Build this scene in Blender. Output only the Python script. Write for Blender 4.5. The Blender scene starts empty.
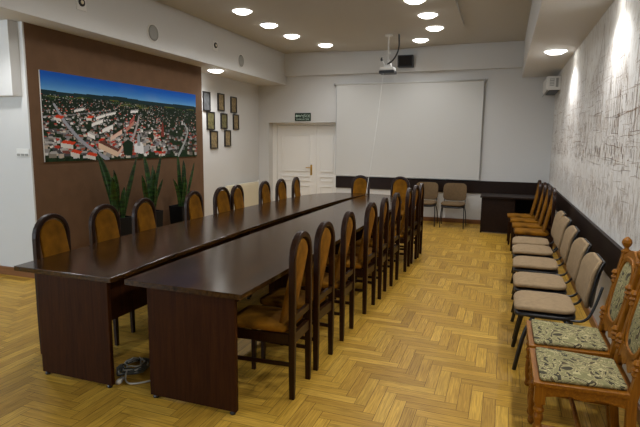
import bpy, bmesh, math, random
from mathutils import Vector, Matrix
from math import sin, cos, pi, radians
rnd = random.Random(7)
S = bpy.context.scene
COL = S.collection

# ------------------------------------------------------------------ materials
def new_mat(name):
    m = bpy.data.materials.new(name); m.use_nodes = True
    nt = m.node_tree
    return m, nt, nt.nodes['Principled BSDF']

def plain(name, c, rough=.5, metal=0, bump=0, bscale=200, var=0.0, vscale=6, coat=0):
    m, nt, b = new_mat(name)
    b.inputs['Base Color'].default_value = (*c, 1)
    b.inputs['Roughness'].default_value = rough
    b.inputs['Metallic'].default_value = metal
    if coat: b.inputs['Coat Weight'].default_value = coat
    tc = nt.nodes.new('ShaderNodeTexCoord')
    if var:
        n = nt.nodes.new('ShaderNodeTexNoise'); n.inputs['Scale'].default_value = vscale
        n.inputs['Detail'].default_value = 6
        nt.links.new(tc.outputs['Object'], n.inputs['Vector'])
        r = nt.nodes.new('ShaderNodeValToRGB')
        r.color_ramp.elements[0].position = .3; r.color_ramp.elements[1].position = .7
        r.color_ramp.elements[0].color = (*[x*(1-var) for x in c], 1)
        r.color_ramp.elements[1].color = (*[min(1, x*(1+var)) for x in c], 1)
        nt.links.new(n.outputs['Fac'], r.inputs['Fac'])
        nt.links.new(r.outputs['Color'], b.inputs['Base Color'])
    if bump:
        n = nt.nodes.new('ShaderNodeTexNoise'); n.inputs['Scale'].default_value = bscale
        nt.links.new(tc.outputs['Object'], n.inputs['Vector'])
        bp = nt.nodes.new('ShaderNodeBump'); bp.inputs['Strength'].default_value = bump
        bp.inputs['Distance'].default_value = .004
        nt.links.new(n.outputs['Fac'], bp.inputs['Height'])
        nt.links.new(bp.outputs['Normal'], b.inputs['Normal'])
    return m

def wood(name, c1, c2, axis='Y', scale=14, rough=.35, coat=0, stretch=14):
    m, nt, b = new_mat(name)
    tc = nt.nodes.new('ShaderNodeTexCoord'); mp = nt.nodes.new('ShaderNodeMapping')
    s = [scale]*3; s['XYZ'.index(axis)] = scale/stretch
    mp.inputs['Scale'].default_value = s
    nt.links.new(tc.outputs['Object'], mp.inputs['Vector'])
    n = nt.nodes.new('ShaderNodeTexNoise'); n.inputs['Scale'].default_value = 3
    n.inputs['Detail'].default_value = 8; n.inputs['Roughness'].default_value = .65
    n.inputs['Distortion'].default_value = .6
    nt.links.new(mp.outputs['Vector'], n.inputs['Vector'])
    r = nt.nodes.new('ShaderNodeValToRGB')
    r.color_ramp.elements[0].position = .32; r.color_ramp.elements[1].position = .7
    r.color_ramp.elements[0].color = (*c1, 1); r.color_ramp.elements[1].color = (*c2, 1)
    nt.links.new(n.outputs['Fac'], r.inputs['Fac'])
    nt.links.new(r.outputs['Color'], b.inputs['Base Color'])
    b.inputs['Roughness'].default_value = rough
    b.inputs['Coat Weight'].default_value = coat
    b.inputs['Coat Roughness'].default_value = .12
    return m

M = {}
M['wall'] = plain('wall_paint', (.62, .615, .60), .75, bump=.08, bscale=120)
M['ceiling'] = plain('ceiling_paint', (.50, .485, .45), .9)
M['brown'] = plain('brown_wall_paint', (.145, .082, .045), .85, var=.08)
M['brown'].node_tree.nodes['Principled BSDF'].inputs['Specular IOR Level'].default_value = .15
M['table'] = wood('dark_table_wood', (.010, .0038, .001), (.078, .033, .008), 'Y', 12, .17, 0)
M['table'].node_tree.nodes['Principled BSDF'].inputs['Specular IOR Level'].default_value = .27
M['panel'] = wood('dark_panel_wood', (.022, .0058, .0012), (.055, .0165, .0035), 'Z', 12, .5)
M['panel'].node_tree.nodes['Principled BSDF'].inputs['Specular IOR Level'].default_value = .1
M['chairwood'] = wood('dark_chair_wood', (.011, .0032, .0008), (.032, .0095, .0025), 'Z', 22, .36)
M['chairwood'].node_tree.nodes['Principled BSDF'].inputs['Specular IOR Level'].default_value = .25
M['velour'] = plain('mustard_velour', (.19, .078, .004), .9, var=.4, vscale=9, bump=.1)
M['velour'].node_tree.nodes['Principled BSDF'].inputs['Specular IOR Level'].default_value = .15
M['wainscot'] = wood('dark_wainscot_wood', (.010, .005, .0035), (.022, .010, .006), 'Y', 8, .5)
M['wainscot'].node_tree.nodes['Principled BSDF'].inputs['Specular IOR Level'].default_value = .2
M['tan'] = plain('tan_fabric', (.30, .21, .115), .95, bump=.35, bscale=350, var=.1, vscale=30)
M['tanbrown'] = plain('brown_tan_fabric', (.15, .095, .045), .95, bump=.35, bscale=350, var=.1, vscale=30)
M['black'] = plain('black_plastic', (.012, .012, .013), .45)
M['blackmetal'] = plain('black_metal_tube', (.010, .010, .011), .32)
M['carved'] = wood('carved_oak', (.15, .048, .003), (.31, .118, .008), 'Z', 20, .38)
M['carved'].node_tree.nodes['Principled BSDF'].inputs['Specular IOR Level'].default_value = .18
M['carvedseat'] = wood('carved_oak_rail', (.15, .048, .003), (.31, .118, .008), 'X', 20, .38)
M['carvedseat'].node_tree.nodes['Principled BSDF'].inputs['Specular IOR Level'].default_value = .18
M['white'] = plain('white_plastic', (.72, .71, .68), .4)
M['door'] = plain('door_white_paint', (.84, .83, .80), .45)
M['cream'] = plain('cream_enamel', (.72, .66, .5), .4)
M['brass'] = plain('brass', (.75, .5, .13), .25, metal=1)
M['baseboard'] = wood('baseboard_oak', (.16, .062, .02), (.28, .12, .045), 'X', 10, .4)
M['screen'] = plain('screen_fabric', (.60, .595, .57), .9)
M['greymetal'] = plain('grey_metal', (.35, .35, .35), .4, metal=.6)
M['grille'] = plain('grey_grille', (.30, .30, .28), .6)
M['signgreen'] = plain('sign_green', (.002, .022, .008), .7)
M['signwhite'] = plain('sign_white', (.55, .7, .6), .4)
M['gold'] = plain('gilt_print', (.22, .16, .075), .5, var=.5, vscale=25)
M['greyprint'] = plain('grey_print', (.09, .093, .097), .5, var=.4, vscale=14)
M['olive'] = plain('olive_print', (.14, .125, .05), .5, var=.6, vscale=22)
M['frame'] = plain('black_frame_lacquer', (.012, .009, .008), .35)
M['planter'] = plain('black_planter', (.006, .006, .007), .6)
M['planter'].node_tree.nodes['Principled BSDF'].inputs['Specular IOR Level'].default_value = .15
M['soil'] = plain('soil', (.02, .013, .008), .95, bump=.6, bscale=60)
M['cablewhite'] = plain('white_cable', (.6, .6, .57), .5)
M['cablegrey'] = plain('grey_cable', (.10, .11, .105), .5)
M['lens'] = plain('dark_lens', (.01, .01, .012), .1)
M['floorgap'] = plain('parquet_joint', (.08, .04, .012), .8)

def emis(name, c, s):
    m, nt, b = new_mat(name)
    b.inputs['Base Color'].default_value = (.9, .9, .9, 1)
    b.inputs['Emission Color'].default_value = (*c, 1)
    b.inputs['Emission Strength'].default_value = s
    return m
M['glow'] = emis('lit_diffuser', (1, .97, .90), 9)

def leaf_mat():
    m, nt, b = new_mat('snake_leaf')
    tc = nt.nodes.new('ShaderNodeTexCoord'); mp = nt.nodes.new('ShaderNodeMapping')
    mp.inputs['Scale'].default_value = (3, 3, 16)
    nt.links.new(tc.outputs['Object'], mp.inputs['Vector'])
    n = nt.nodes.new('ShaderNodeTexNoise'); n.inputs['Scale'].default_value = 2.2; n.inputs['Detail'].default_value = 4
    nt.links.new(mp.outputs['Vector'], n.inputs['Vector'])
    r = nt.nodes.new('ShaderNodeValToRGB')
    r.color_ramp.elements[0].position = .4; r.color_ramp.elements[0].color = (.005, .02, .005, 1)
    r.color_ramp.elements[1].position = .62; r.color_ramp.elements[1].color = (.024, .08, .012, 1)
    nt.links.new(n.outputs['Fac'], r.inputs['Fac'])
    nt.links.new(r.outputs['Color'], b.inputs['Base Color'])
    b.inputs['Roughness'].default_value = .4
    return m
M['leaf'] = leaf_mat()

def floral_mat():
    m, nt, b = new_mat('green_floral_brocade')
    tc = nt.nodes.new('ShaderNodeTexCoord')
    n = nt.nodes.new('ShaderNodeTexNoise'); n.inputs['Scale'].default_value = 10
    n.inputs['Detail'].default_value = 2; n.inputs['Distortion'].default_value = 2.4
    nt.links.new(tc.outputs['Object'], n.inputs['Vector'])
    r = nt.nodes.new('ShaderNodeValToRGB'); cr = r.color_ramp
    st = [(.34, (.03, .025, .008)), (.42, (.045, .035, .011)), (.435, (.42, .35, .17)), (.475, (.24, .21, .09)),
          (.56, (.17, .16, .06)), (.575, (.46, .40, .20)), (.61, (.40, .33, .16)), (.625, (.02, .015, .005)), (.70, (.09, .06, .018))]
    cr.elements[0].position, cr.elements[0].color = st[0][0], (*st[0][1], 1)
    cr.elements[1].position, cr.elements[1].color = st[-1][0], (*st[-1][1], 1)
    for p, c in st[1:-1]:
        e = cr.elements.new(p); e.color = (*c, 1)
    nt.links.new(n.outputs['Fac'], r.inputs['Fac'])
    nt.links.new(r.outputs['Color'], b.inputs['Base Color'])
    b.inputs['Roughness'].default_value = .85
    return m
M['floral'] = floral_mat()

def attr_mat(name, rough, grain=False, coat=0):
    m, nt, b = new_mat(name)
    a = nt.nodes.new('ShaderNodeVertexColor'); a.layer_name = 'Col'
    b.inputs['Roughness'].default_value = rough
    if not grain:
        nt.links.new(a.outputs['Color'], b.inputs['Base Color'])
        return m
    uv = nt.nodes.new('ShaderNodeUVMap'); uv.uv_map = 'UVMap'
    mp = nt.nodes.new('ShaderNodeMapping'); mp.inputs['Scale'].default_value = (3.5, 70, 1)
    nt.links.new(uv.outputs['UV'], mp.inputs['Vector'])
    n = nt.nodes.new('ShaderNodeTexNoise'); n.inputs['Scale'].default_value = 1.6
    n.inputs['Detail'].default_value = 7; n.inputs['Distortion'].default_value = .8
    nt.links.new(mp.outputs['Vector'], n.inputs['Vector'])
    r = nt.nodes.new('ShaderNodeValToRGB')
    r.color_ramp.elements[0].position = .3; r.color_ramp.elements[0].color = (.66, .60, .52, 1)
    r.color_ramp.elements[1].position = .68; r.color_ramp.elements[1].color = (1.18, 1.17, 1.15, 1)
    nt.links.new(n.outputs['Fac'], r.inputs['Fac'])
    mx = nt.nodes.new('ShaderNodeMix'); mx.data_type = 'RGBA'; mx.blend_type = 'MULTIPLY'
    mx.inputs['Factor'].default_value = 1
    nt.links.new(a.outputs['Color'], mx.inputs['A']); nt.links.new(r.outputs['Color'], mx.inputs['B'])
    nt.links.new(mx.outputs['Result'], b.inputs['Base Color'])
    b.inputs['Coat Weight'].default_value = coat; b.inputs['Coat Roughness'].default_value = .25
    return m
M['parquet'] = attr_mat('oak_parquet', .40, True, .0)
M['parquet'].node_tree.nodes['Principled BSDF'].inputs['Specular IOR Level'].default_value = .22
M['print'] = attr_mat('printed_panorama', .6)
M['print'].node_tree.nodes['Principled BSDF'].inputs['Specular IOR Level'].default_value = .1

def plaster_mat():
    m, nt, b = new_mat('mural_plaster')
    tc = nt.nodes.new('ShaderNodeTexCoord'); mp = nt.nodes.new('ShaderNodeMapping')
    mp.inputs['Scale'].default_value = (1, 2.2, 1)
    nt.links.new(tc.outputs['Object'], mp.inputs['Vector'])
    n = nt.nodes.new('ShaderNodeTexNoise'); n.inputs['Scale'].default_value = 9
    n.inputs['Detail'].default_value = 10; n.inputs['Roughness'].default_value = .75
    nt.links.new(mp.outputs['Vector'], n.inputs['Vector'])
    r = nt.nodes.new('ShaderNodeValToRGB')
    r.color_ramp.elements[0].position = .34; r.color_ramp.elements[0].color = (.58, .535, .48, 1)
    r.color_ramp.elements[1].position = .52; r.color_ramp.elements[1].color = (.76, .75, .725, 1)
    nt.links.new(n.outputs['Fac'], r.inputs['Fac'])
    nt.links.new(r.outputs['Color'], b.inputs['Base Color'])
    b.inputs['Roughness'].default_value = .8
    bp = nt.nodes.new('ShaderNodeBump'); bp.inputs['Strength'].default_value = .12; bp.inputs['Distance'].default_value = .006
    nt.links.new(n.outputs['Fac'], bp.inputs['Height']); nt.links.new(bp.outputs['Normal'], b.inputs['Normal'])
    return m
M['plaster'] = plaster_mat()
M['ink'] = plain('brown_mural_paint', (.29, .18, .105), .85)
M['inkdark'] = plain('dark_brown_mural_paint', (.14, .075, .042), .85)

# ------------------------------------------------------------------ mesh helpers
def nb(): return bmesh.new()

def box(bm, x0, x1, y0, y1, z0, z1):
    v = [bm.verts.new((x, y, z)) for z in (z0, z1) for x, y in ((x0, y0), (x1, y0), (x1, y1), (x0, y1))]
    for f in ((3, 2, 1, 0), (4, 5, 6, 7), (0, 1, 5, 4), (1, 2, 6, 5), (2, 3, 7, 6), (3, 0, 4, 7)):
        bm.faces.new([v[i] for i in f])
    return v

def prism(bm, pts, z0, z1):
    a = [bm.verts.new((x, y, z0)) for x, y in pts]; b = [bm.verts.new((x, y, z1)) for x, y in pts]
    n = len(pts)
    bm.faces.new(a[::-1]); bm.faces.new(b)
    for i in range(n): bm.faces.new((a[i], a[(i+1) % n], b[(i+1) % n], b[i]))

def sweep(bm, pts, prof, ref=Vector((0, 1, 0)), closed=False, scales=None):
    """sweep closed 2-D profile (u along side, v along ref) along a path"""
    pts = [Vector(p) for p in pts]; rings = []
    n = len(pts)
    for i, p in enumerate(pts):
        if closed: t = pts[(i+1) % n] - pts[i-1]
        else: t = pts[min(i+1, n-1)] - pts[max(i-1, 0)]
        t.normalize()
        s = t.cross(ref)
        if s.length < 1e-4: s = t.cross(Vector((1, 0, .01)))
        s.normalize(); w = s.cross(t).normalized()
        k = scales[i] if scales else 1
        rings.append([bm.verts.new(p + s*u*k + w*v*k) for u, v in prof])
    m = len(prof)
    for i in range(n if closed else n-1):
        a, b = rings[i], rings[(i+1) % n]
        for j in range(m): bm.faces.new((a[j], a[(j+1) % m], b[(j+1) % m], b[j]))
    if not closed:
        bm.faces.new(rings[0][::-1]); bm.faces.new(rings[-1])

def circ(r, n=10, sy=1): return [(r*cos(2*pi*i/n), r*sy*sin(2*pi*i/n)) for i in range(n)]
def rrect(a, b, r=.006, n=2):
    o = []
    for cx, cy, s in ((a-r, b-r, 0), (-a+r, b-r, 1), (-a+r, -b+r, 2), (a-r, -b+r, 3)):
        for k in range(n+1):
            t = (s + k/n)*pi/2; o.append((cx+r*cos(t), cy+r*sin(t)))
    return o
def tube(bm, pts, r, n=8, ref=Vector((0.013, .021, 1)), scales=None): sweep(bm, pts, circ(r, n), ref, scales=scales)

def lathe(bm, prof, c=(0, 0, 0), n=14, axis='Z'):
    rings = []
    c = Vector(c)
    for r, z in prof:
        ring = []
        for i in range(n):
            t = 2*pi*i/n
            if axis == 'Z': o = Vector((r*cos(t), r*sin(t), z))
            elif axis == 'X': o = Vector((z, r*cos(t), r*sin(t)))
            else: o = Vector((r*sin(t), z, r*cos(t)))
            ring.append(bm.verts.new(c+o))
        rings.append(ring)
    for a, b in zip(rings, rings[1:]):
        for i in range(n): bm.faces.new((a[i], a[(i+1) % n], b[(i+1) % n], b[i]))
    bm.faces.new(rings[0][::-1]); bm.faces.new(rings[-1])

def smooth_path(pts, k=6):
    """Catmull-Rom through the points"""
    P = [Vector(p) for p in pts]; out = []
    for i in range(len(P)-1):
        p0, p1, p2, p3 = P[max(i-1, 0)], P[i], P[i+1], P[min(i+2, len(P)-1)]
        for j in range(k):
            t = j/k
            out.append(.5*((2*p1)+(p2-p0)*t+(2*p0-5*p1+4*p2-p3)*t*t+(3*p1-p0-3*p2+p3)*t**3))
    out.append(P[-1]); return out

def cushion(bm, outline, place, thick, dome=.5, rings=5, both=True):
    """puffy pad: outline (u,v) points round its centre; place(u,v,h)->xyz; h across thickness"""
    n = len(outline)
    cu = sum(p[0] for p in outline)/n; cv = sum(p[1] for p in outline)/n
    def ring(k, h): return [bm.verts.new(place(cu+(u-cu)*k, cv+(v-cv)*k, h)) for u, v in outline]
    R = []
    T = thick/2
    seq = []
    for i in range(rings, 0, -1): 
        a = i/rings
        seq.append((a*.93, T*(1-dome) + T*dome*(1-a**2)))
    up = [(s, h) for s, h in seq[::-1]]
    edge = [(.985, T*(1-dome)*.8), (1, T*(1-dome)*.3), (1, -T*(1-dome)*.3), (.985, -T*(1-dome)*.8)]
    dn = [(s, -h if both else -T*(1-dome)) for s, h in seq]
    allr = [ring(s, h) for s, h in up + edge + dn]
    for a, b in zip(allr, allr[1:]):
        for i in range(n): bm.faces.new((a[i], b[i], b[(i+1) % n], a[(i+1) % n]))
    for r, h, fl in ((allr[0], up[0][1], 0), (allr[-1], dn[-1][1], 1)):
        c = bm.verts.new(place(cu, cv, h))
        for i in range(n):
            q = (r[i], r[(i+1) % n], c); bm.faces.new(q[::-1] if fl else q)

def obj(name, bm, mat, parent=None, bevel=0, smooth=False, loc=None):
    bmesh.ops.recalc_face_normals(bm, faces=bm.faces)
    me = bpy.data.meshes.new(name); bm.to_mesh(me); bm.free()
    mats = mat if isinstance(mat, (list, tuple)) else [mat]
    for x in mats: me.materials.append(x)
    if smooth:
        for p in me.polygons: p.use_smooth = True
    o = bpy.data.objects.new(name, me); COL.objects.link(o)
    if parent: o.parent = parent
    if loc: o.location = loc
    if bevel:
        b = o.modifiers.new('bevel', 'BEVEL'); b.width = bevel; b.segments = 2; b.limit_method = 'ANGLE'
    return o

def tag(o, label, cat, group=None):
    o['label'] = label; o['category'] = cat
    if group: o['group'] = group
    return o
def thing(name, label, cat, loc=(0, 0, 0), rz=0, group=None):
    o = bpy.data.objects.new(name, None); COL.objects.link(o)
    o.location = loc; o.rotation_euler = (0, 0, rz); o.empty_display_size = .1
    return tag(o, label, cat, group)
def struct(name, bm, mat, label=None, bevel=0, parent=None):
    o = obj(name, bm, mat, parent, bevel); o['kind'] = 'structure'
    if label: o['label'] = label
    return o
def dup(root, loc, rz, label, group=None):
    r = root.copy(); COL.objects.link(r); r.location = loc; r.rotation_euler = (0, 0, rz)
    r['label'] = label
    if group: r['group'] = group
    for ch in list(root.children):
        c = ch.copy(); COL.objects.link(c); c.parent = r
        for g in list(ch.children):
            d = g.copy(); COL.objects.link(d); d.parent = c
    return r
def bx(name, mat, x0, x1, y0, y1, z0, z1, parent=None, bevel=0):
    bm = nb(); box(bm, x0, x1, y0, y1, z0, z1); return obj(name, bm, mat, parent, bevel)
def sbx(name, mat, x0, x1, y0, y1, z0, z1, label=None, bevel=0):
    bm = nb(); box(bm, x0, x1, y0, y1, z0, z1); return struct(name, bm, mat, label, bevel)

# ------------------------------------------------------------------ the room
XR, XL, YB, YF, XF, ZC = .84, -5.35, 10.58, -1.8, -7.5, 3.53
ZS = 2.87            # underside of the side soffits
YE = 4.24             # end wall beside the brown feature wall

# herringbone parquet
def parquet():
    W, n = .075, 5
    me = bpy.data.meshes.new('floor')
    V, Fc, Cc, UV = [], [], [], []
    x0, x1, y0, y1 = XF-.1, XR+.1, YF-.1, YB+.3
    g = .0013
    pal = [(.57, .34, .048), (.52, .305, .043), (.63, .39, .065), (.54, .32, .046), (.46, .265, .036), (.60, .365, .054)]
    def add(ax, ay, lx, ly):
        a, b, c, d = max(ax, x0), max(ay, y0), min(ax+lx, x1), min(ay+ly, y1)
        if c-a < .002 or d-b < .002: return
        i = len(V)
        V.extend(((x0+x1-c+g, b+g, 0), (x0+x1-a-g, b+g, 0), (x0+x1-a-g, d-g, 0), (x0+x1-c+g, d-g, 0))); Fc.append((i, i+1, i+2, i+3))
        k = rnd.choice(pal); s = rnd.uniform(.9, 1.08); k = tuple(x*s for x in k)
        Cc.append(k)
        o = rnd.uniform(0, 90); o2 = rnd.uniform(0, 50)
        q = ((c, b), (a, b), (a, d), (c, d))
        UV.append([((x-ax)+o, (y-ay)+o2) if lx > ly else ((y-ay)+o, (x-ax)+o2) for x, y in q])
    ni, nj = int((x1-x0)/W)+12, int((y1-y0)/W)+12
    for b in range(-10, nj):
        for m in range(-nj//(2*n)-2, ni//(2*n)+2):
            a = b+2*n*m
            if -6 <= a <= ni: add(x0+a*W, y0+b*W, n*W, W)
    for c in range(-10, ni):
        for m in range(-ni//(2*n)-2, nj//(2*n)+3):
            d = c-2*n+1+2*n*m
            if -6 <= d <= nj: add(x0+c*W, y0+d*W, W, n*W)
    nv = len(V)
    V.extend(((x0, y0, -.003), (x1, y0, -.003), (x1, y1, -.003), (x0, y1, -.003))); Fc.append((nv, nv+1, nv+2, nv+3))
    Cc.append((.08, .04, .012)); UV.append([(0, 0)]*4)
    me.from_pydata(V, [], Fc); me.update()
    ca = me.color_attributes.new('Col', 'FLOAT_COLOR', 'CORNER')
    ca.data.foreach_set('color', [x for k in Cc for _ in range(4) for x in (*k, 1)])
    ul = me.uv_layers.new(name='UVMap'); ul.data.foreach_set('uv', [x for q in UV for p in q for x in p])
    me.materials.append(M['parquet'])
    o = bpy.data.objects.new('floor', me); COL.objects.link(o); o['kind'] = 'structure'
    o['label'] = 'golden oak herringbone parquet floor'
parquet()

sbx('ceiling', M['ceiling'], XF-.2, XR+.2, YF-.2, YB+.4, ZC, ZC+.15)
# slightly lowered ceiling panel with rounded far corners
pts = [(-4.3, YF), (-.72, YF)]
r = 1.7; ye = 10.42
for k in range(9): t = k/8*pi/2; pts.append((-.72-r+r*cos(t), ye-r+r*sin(t)))
for k in range(9): t = pi/2+k/8*pi/2; pts.append((-4.3+r+r*cos(t), ye-r+r*sin(t)))
bm = nb(); prism(bm, pts, ZC-.05, ZC); struct('ceiling_panel', bm, M['ceiling'], 'flat ceiling panel with rounded far corners')
ZP = ZC-.05
sbx('wall_right', M['wall'], XR, XR+.15, YF-.2, YB+.4, 0, ZC)
# back wall with the door recess
DX0, DX1, DZ = -5.10, -3.455, 2.04
bm = nb()
box(bm, XL-.3, DX0, YB, YB+.35, 0, ZC); box(bm, DX1, XR, YB, YB+.35, 0, ZC); box(bm, DX0, DX1, YB, YB+.35, DZ, ZC)
struct('wall_back', bm, M['wall'])
sbx('wall_left', M['wall'], XL-.15, XL, YE+.02, YB, 0, ZC)
sbx('trim_1', M['brown'], XL, -5.0, YE+.02, 7.71, 0, ZS, 'matt brown feature wall behind the panorama print')
sbx('wall_end', M['wall'], XF, -5.0, YE, YE+.02, 0, ZC, 'white wall facing the room at the left edge')
sbx('trim_2', M['wall'], XF, -5.065, YE-.12, YE, 2.075, ZS, 'boxed white bulkhead at the left edge', .004)
sbx('wall_outer_left', M['wall'], XF-.15, XF, YF-.2, YE+.02, 0, ZC)
sbx('wall_front', M['wall'], XF-.15, XR+.15, YF-.35, YF-.2, 0, ZC)
win = thing('added_window_1', 'added unseen window behind the camera, lighting the left wall', 'window'); win['kind'] = 'structure'  # assumed window, added to light the left wall and table fronts
yw = YF-.2
bm = nb()
for a in ((-7.2, -5.0, .9, .97), (-7.2, -5.0, 2.43, 2.5), (-7.2, -7.13, .97, 2.43), (-5.07, -5.0, .97, 2.43), (-6.13, -6.07, .97, 2.43)): box(bm, a[0], a[1], yw+.001, yw+.07, a[2], a[3])
obj('added_window_frame', bm, M['white'], win, .005)
M['windowglow'] = emis('added_window_glow', (.80, .90, 1), 1.6)  # glowing panes for the added window
for a, b in ((-7.13, -6.13), (-6.07, -5.07)): bx('pane', M['windowglow'], a, b, yw+.02, yw+.03, .97, 2.43, win)
ld = bpy.data.lights.new('added_window_fill', 'AREA'); ld.shape = 'RECTANGLE'; ld.size = 2.0; ld.size_y = 1.45; ld.energy = 140; ld.color = (.70, .85, 1)  # added bluish fill from behind the camera
lo = bpy.data.objects.new('added_window_fill', ld); COL.objects.link(lo); lo.location = (-6.1, yw+.09, 1.7); lo.rotation_euler = (radians(90), 0, 0); lo.parent = win
# soffits and beam
sbx('trim_3', M['wall'], XF, -4.66, YF-.2, YB, ZS, ZC, 'boxed soffit above the left wall', .004)
sbx('trim_4', M['wall'], .24, XR, YF-.2, YB, ZS, ZC, 'boxed soffit above the mural', .004)
sbx('trim_5', M['wall'], -4.66, .24, YB-.10, YB, 3.045, ZC, 'shallow beam above the back wall', .004)
# wainscots
sbx('trim_6', M['wainscot'], -3.46, XR-.03, YB-.025, YB, .623, .875, 'dark wood rail board along the back wall', .003)
sbx('trim_7', M['wainscot'], XR-.03, XR, 2.0, YB, .60, .875, 'dark wood rail board along the right wall', .003)
sbx('baseboard_back', M['baseboard'], DX1+.02, XR, YB-.018, YB, 0, .085, None, .003)
sbx('baseboard_right', M['baseboard'], XR-.018, XR, 2.0, YB-.02, 0, .085, None, .003)
sbx('baseboard_left', M['baseboard'], XL, XL+.018, 7.76, YB, 0, .085, None, .003)
sbx('baseboard_end', M['baseboard'], XF, -5.0, YE-.018, YE, 0, .10, None, .003)


# double door in its recess
YD = YB+.22
def door():
    d = thing('door_1', 'white panelled double door in the recess under the exit sign', 'door', (0, 0, 0))
    d['kind'] = 'structure'
    fr = nb()
    box(fr, DX0, DX0+.11, YD-.02, YD+.08, 0, DZ); box(fr, DX1-.04, DX1, YD-.02, YD+.08, 0, DZ)
    box(fr, DX0+.11, DX1-.04, YD-.02, YD+.08, DZ-.05, DZ)
    obj('door_frame', fr, M['door'], d, .004)
    xm = -4.03
    for (a, b) in ((DX0+.115, xm-.003), (xm+.003, DX1-.045)):
        bm = nb(); box(bm, a, b, YD, YD+.045, .01, DZ-.055)
        lf = obj('door_leaf', bm, M['door'], d, .003)
        w = b-a; m = min(.12, w*.2)
        bm = nb()
        for z0, z1 in ((.12, .62), (.72, .84), (.94, 1.78)):
            # raised moulding round each panel
            x0, x1 = a+m, b-m
            t = .022
            box(bm, x0, x1, YD-.018, YD, z0, z0+t); box(bm, x0, x1, YD-.018, YD, z1-t, z1)
            box(bm, x0, x0+t, YD-.018, YD, z0+t, z1-t); box(bm, x1-t, x1, YD-.018, YD, z0+t, z1-t)
            if z1-z0 > .2: box(bm, x0+.05, x1-.05, YD-.006, YD, z0+.05, z1-.05)
        obj('panel_moulding', bm, M['door'], lf, .002)
    bm = nb(); box(bm, xm-.02, xm+.03, YD-.02, YD, .01, DZ-.055); obj('cover_strip', bm, M['door'], d, .004)
    bm = nb()
    box(bm, -4.155, -4.11, YD-.009, YD, .86, 1.10)
    tube(bm, [(-4.132, YD-.005, 1.03), (-4.132, YD-.05, 1.03)], .011)
    tube(bm, [(-4.125, YD-.05, 1.03), (-4.19, YD-.055, 1.035), (-4.25, YD-.05, 1.03)], .010)
    h = obj('door_handle', bm, M['brass'], d, .002); h['label'] = 'brass lever handle'
door()

# ------------------------------------------------------------------ tables
def cr2(pts, k=5): return [(p.x, p.y) for p in smooth_path([(x, y, 0) for x, y in pts], k)]
def table(name, label, outer, inner, panels, spine):
    t = thing(name, label, 'table', (0, 0, 0))
    o = cr2(outer); i = cr2(inner)
    bm = nb(); prism(bm, o + i[::-1], .718, .75)
    obj('tabletop', bm, M['table'], t, .003)
    for x0, x1, y in panels:
        p = bx('end_panel', M['panel'], x0, x1, y, y+.03, .02, .718, t, .003)
        for x in (x0+.03, x1-.03):
            bm = nb(); lathe(bm, [(.016, 0), (.018, .01), (.012, .02)], (x, y+.015, 0), 10)
            obj('glide_foot', bm, M['black'], p)
    for (a, b) in zip(panels, panels[1:]):
        bx('modesty_panel', M['panel'], spine-.01, spine+.01, a[2]+.03, b[2], .38, .718, t, .002)
    return t
table('conference_table', 'long dark wood conference table on the left, outer side bowed', 
      [(-3.088, 2.425), (-3.14, 3.0), (-3.185, 3.6), (-3.2, 4.3), (-3.18, 5.2), (-3.145, 6.2), (-3.09, 7.1), (-3.0, 7.7), (-2.82, 8.06), (-2.55, 8.25), (-2.13, 8.32)],
      [(-2.262, 2.42), (-2.32, 3.3), (-2.35, 5.0), (-2.315, 6.5), (-2.26, 7.4), (-2.16, 8.0), (-2.125, 8.32)],
      [(-2.905, -2.31, 2.44), (-2.98, -2.36, 4.45), (-2.95, -2.36, 6.16), (-2.75, -2.25, 7.85)], -2.47)
table('conference_table', 'long dark wood conference table on the right, beside the parquet aisle',
      [(-1.342, 2.42), (-1.338, 3.0), (-1.335, 4.2), (-1.34, 5.6), (-1.35, 6.6), (-1.37, 7.2), (-1.44, 7.7), (-1.58, 8.05), (-1.8, 8.25), (-2.115, 8.32)],
      [(-2.162, 2.43), (-2.172, 3.3), (-2.175, 4.8), (-2.155, 6.6), (-2.135, 7.4), (-2.11, 8.0), (-2.113, 8.32)],
      [(-2.005, -1.395, 2.44), (-2.05, -1.5, 4.24), (-2.05, -1.5, 5.95), (-2.0, -1.5, 7.85)], -1.87)

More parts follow.
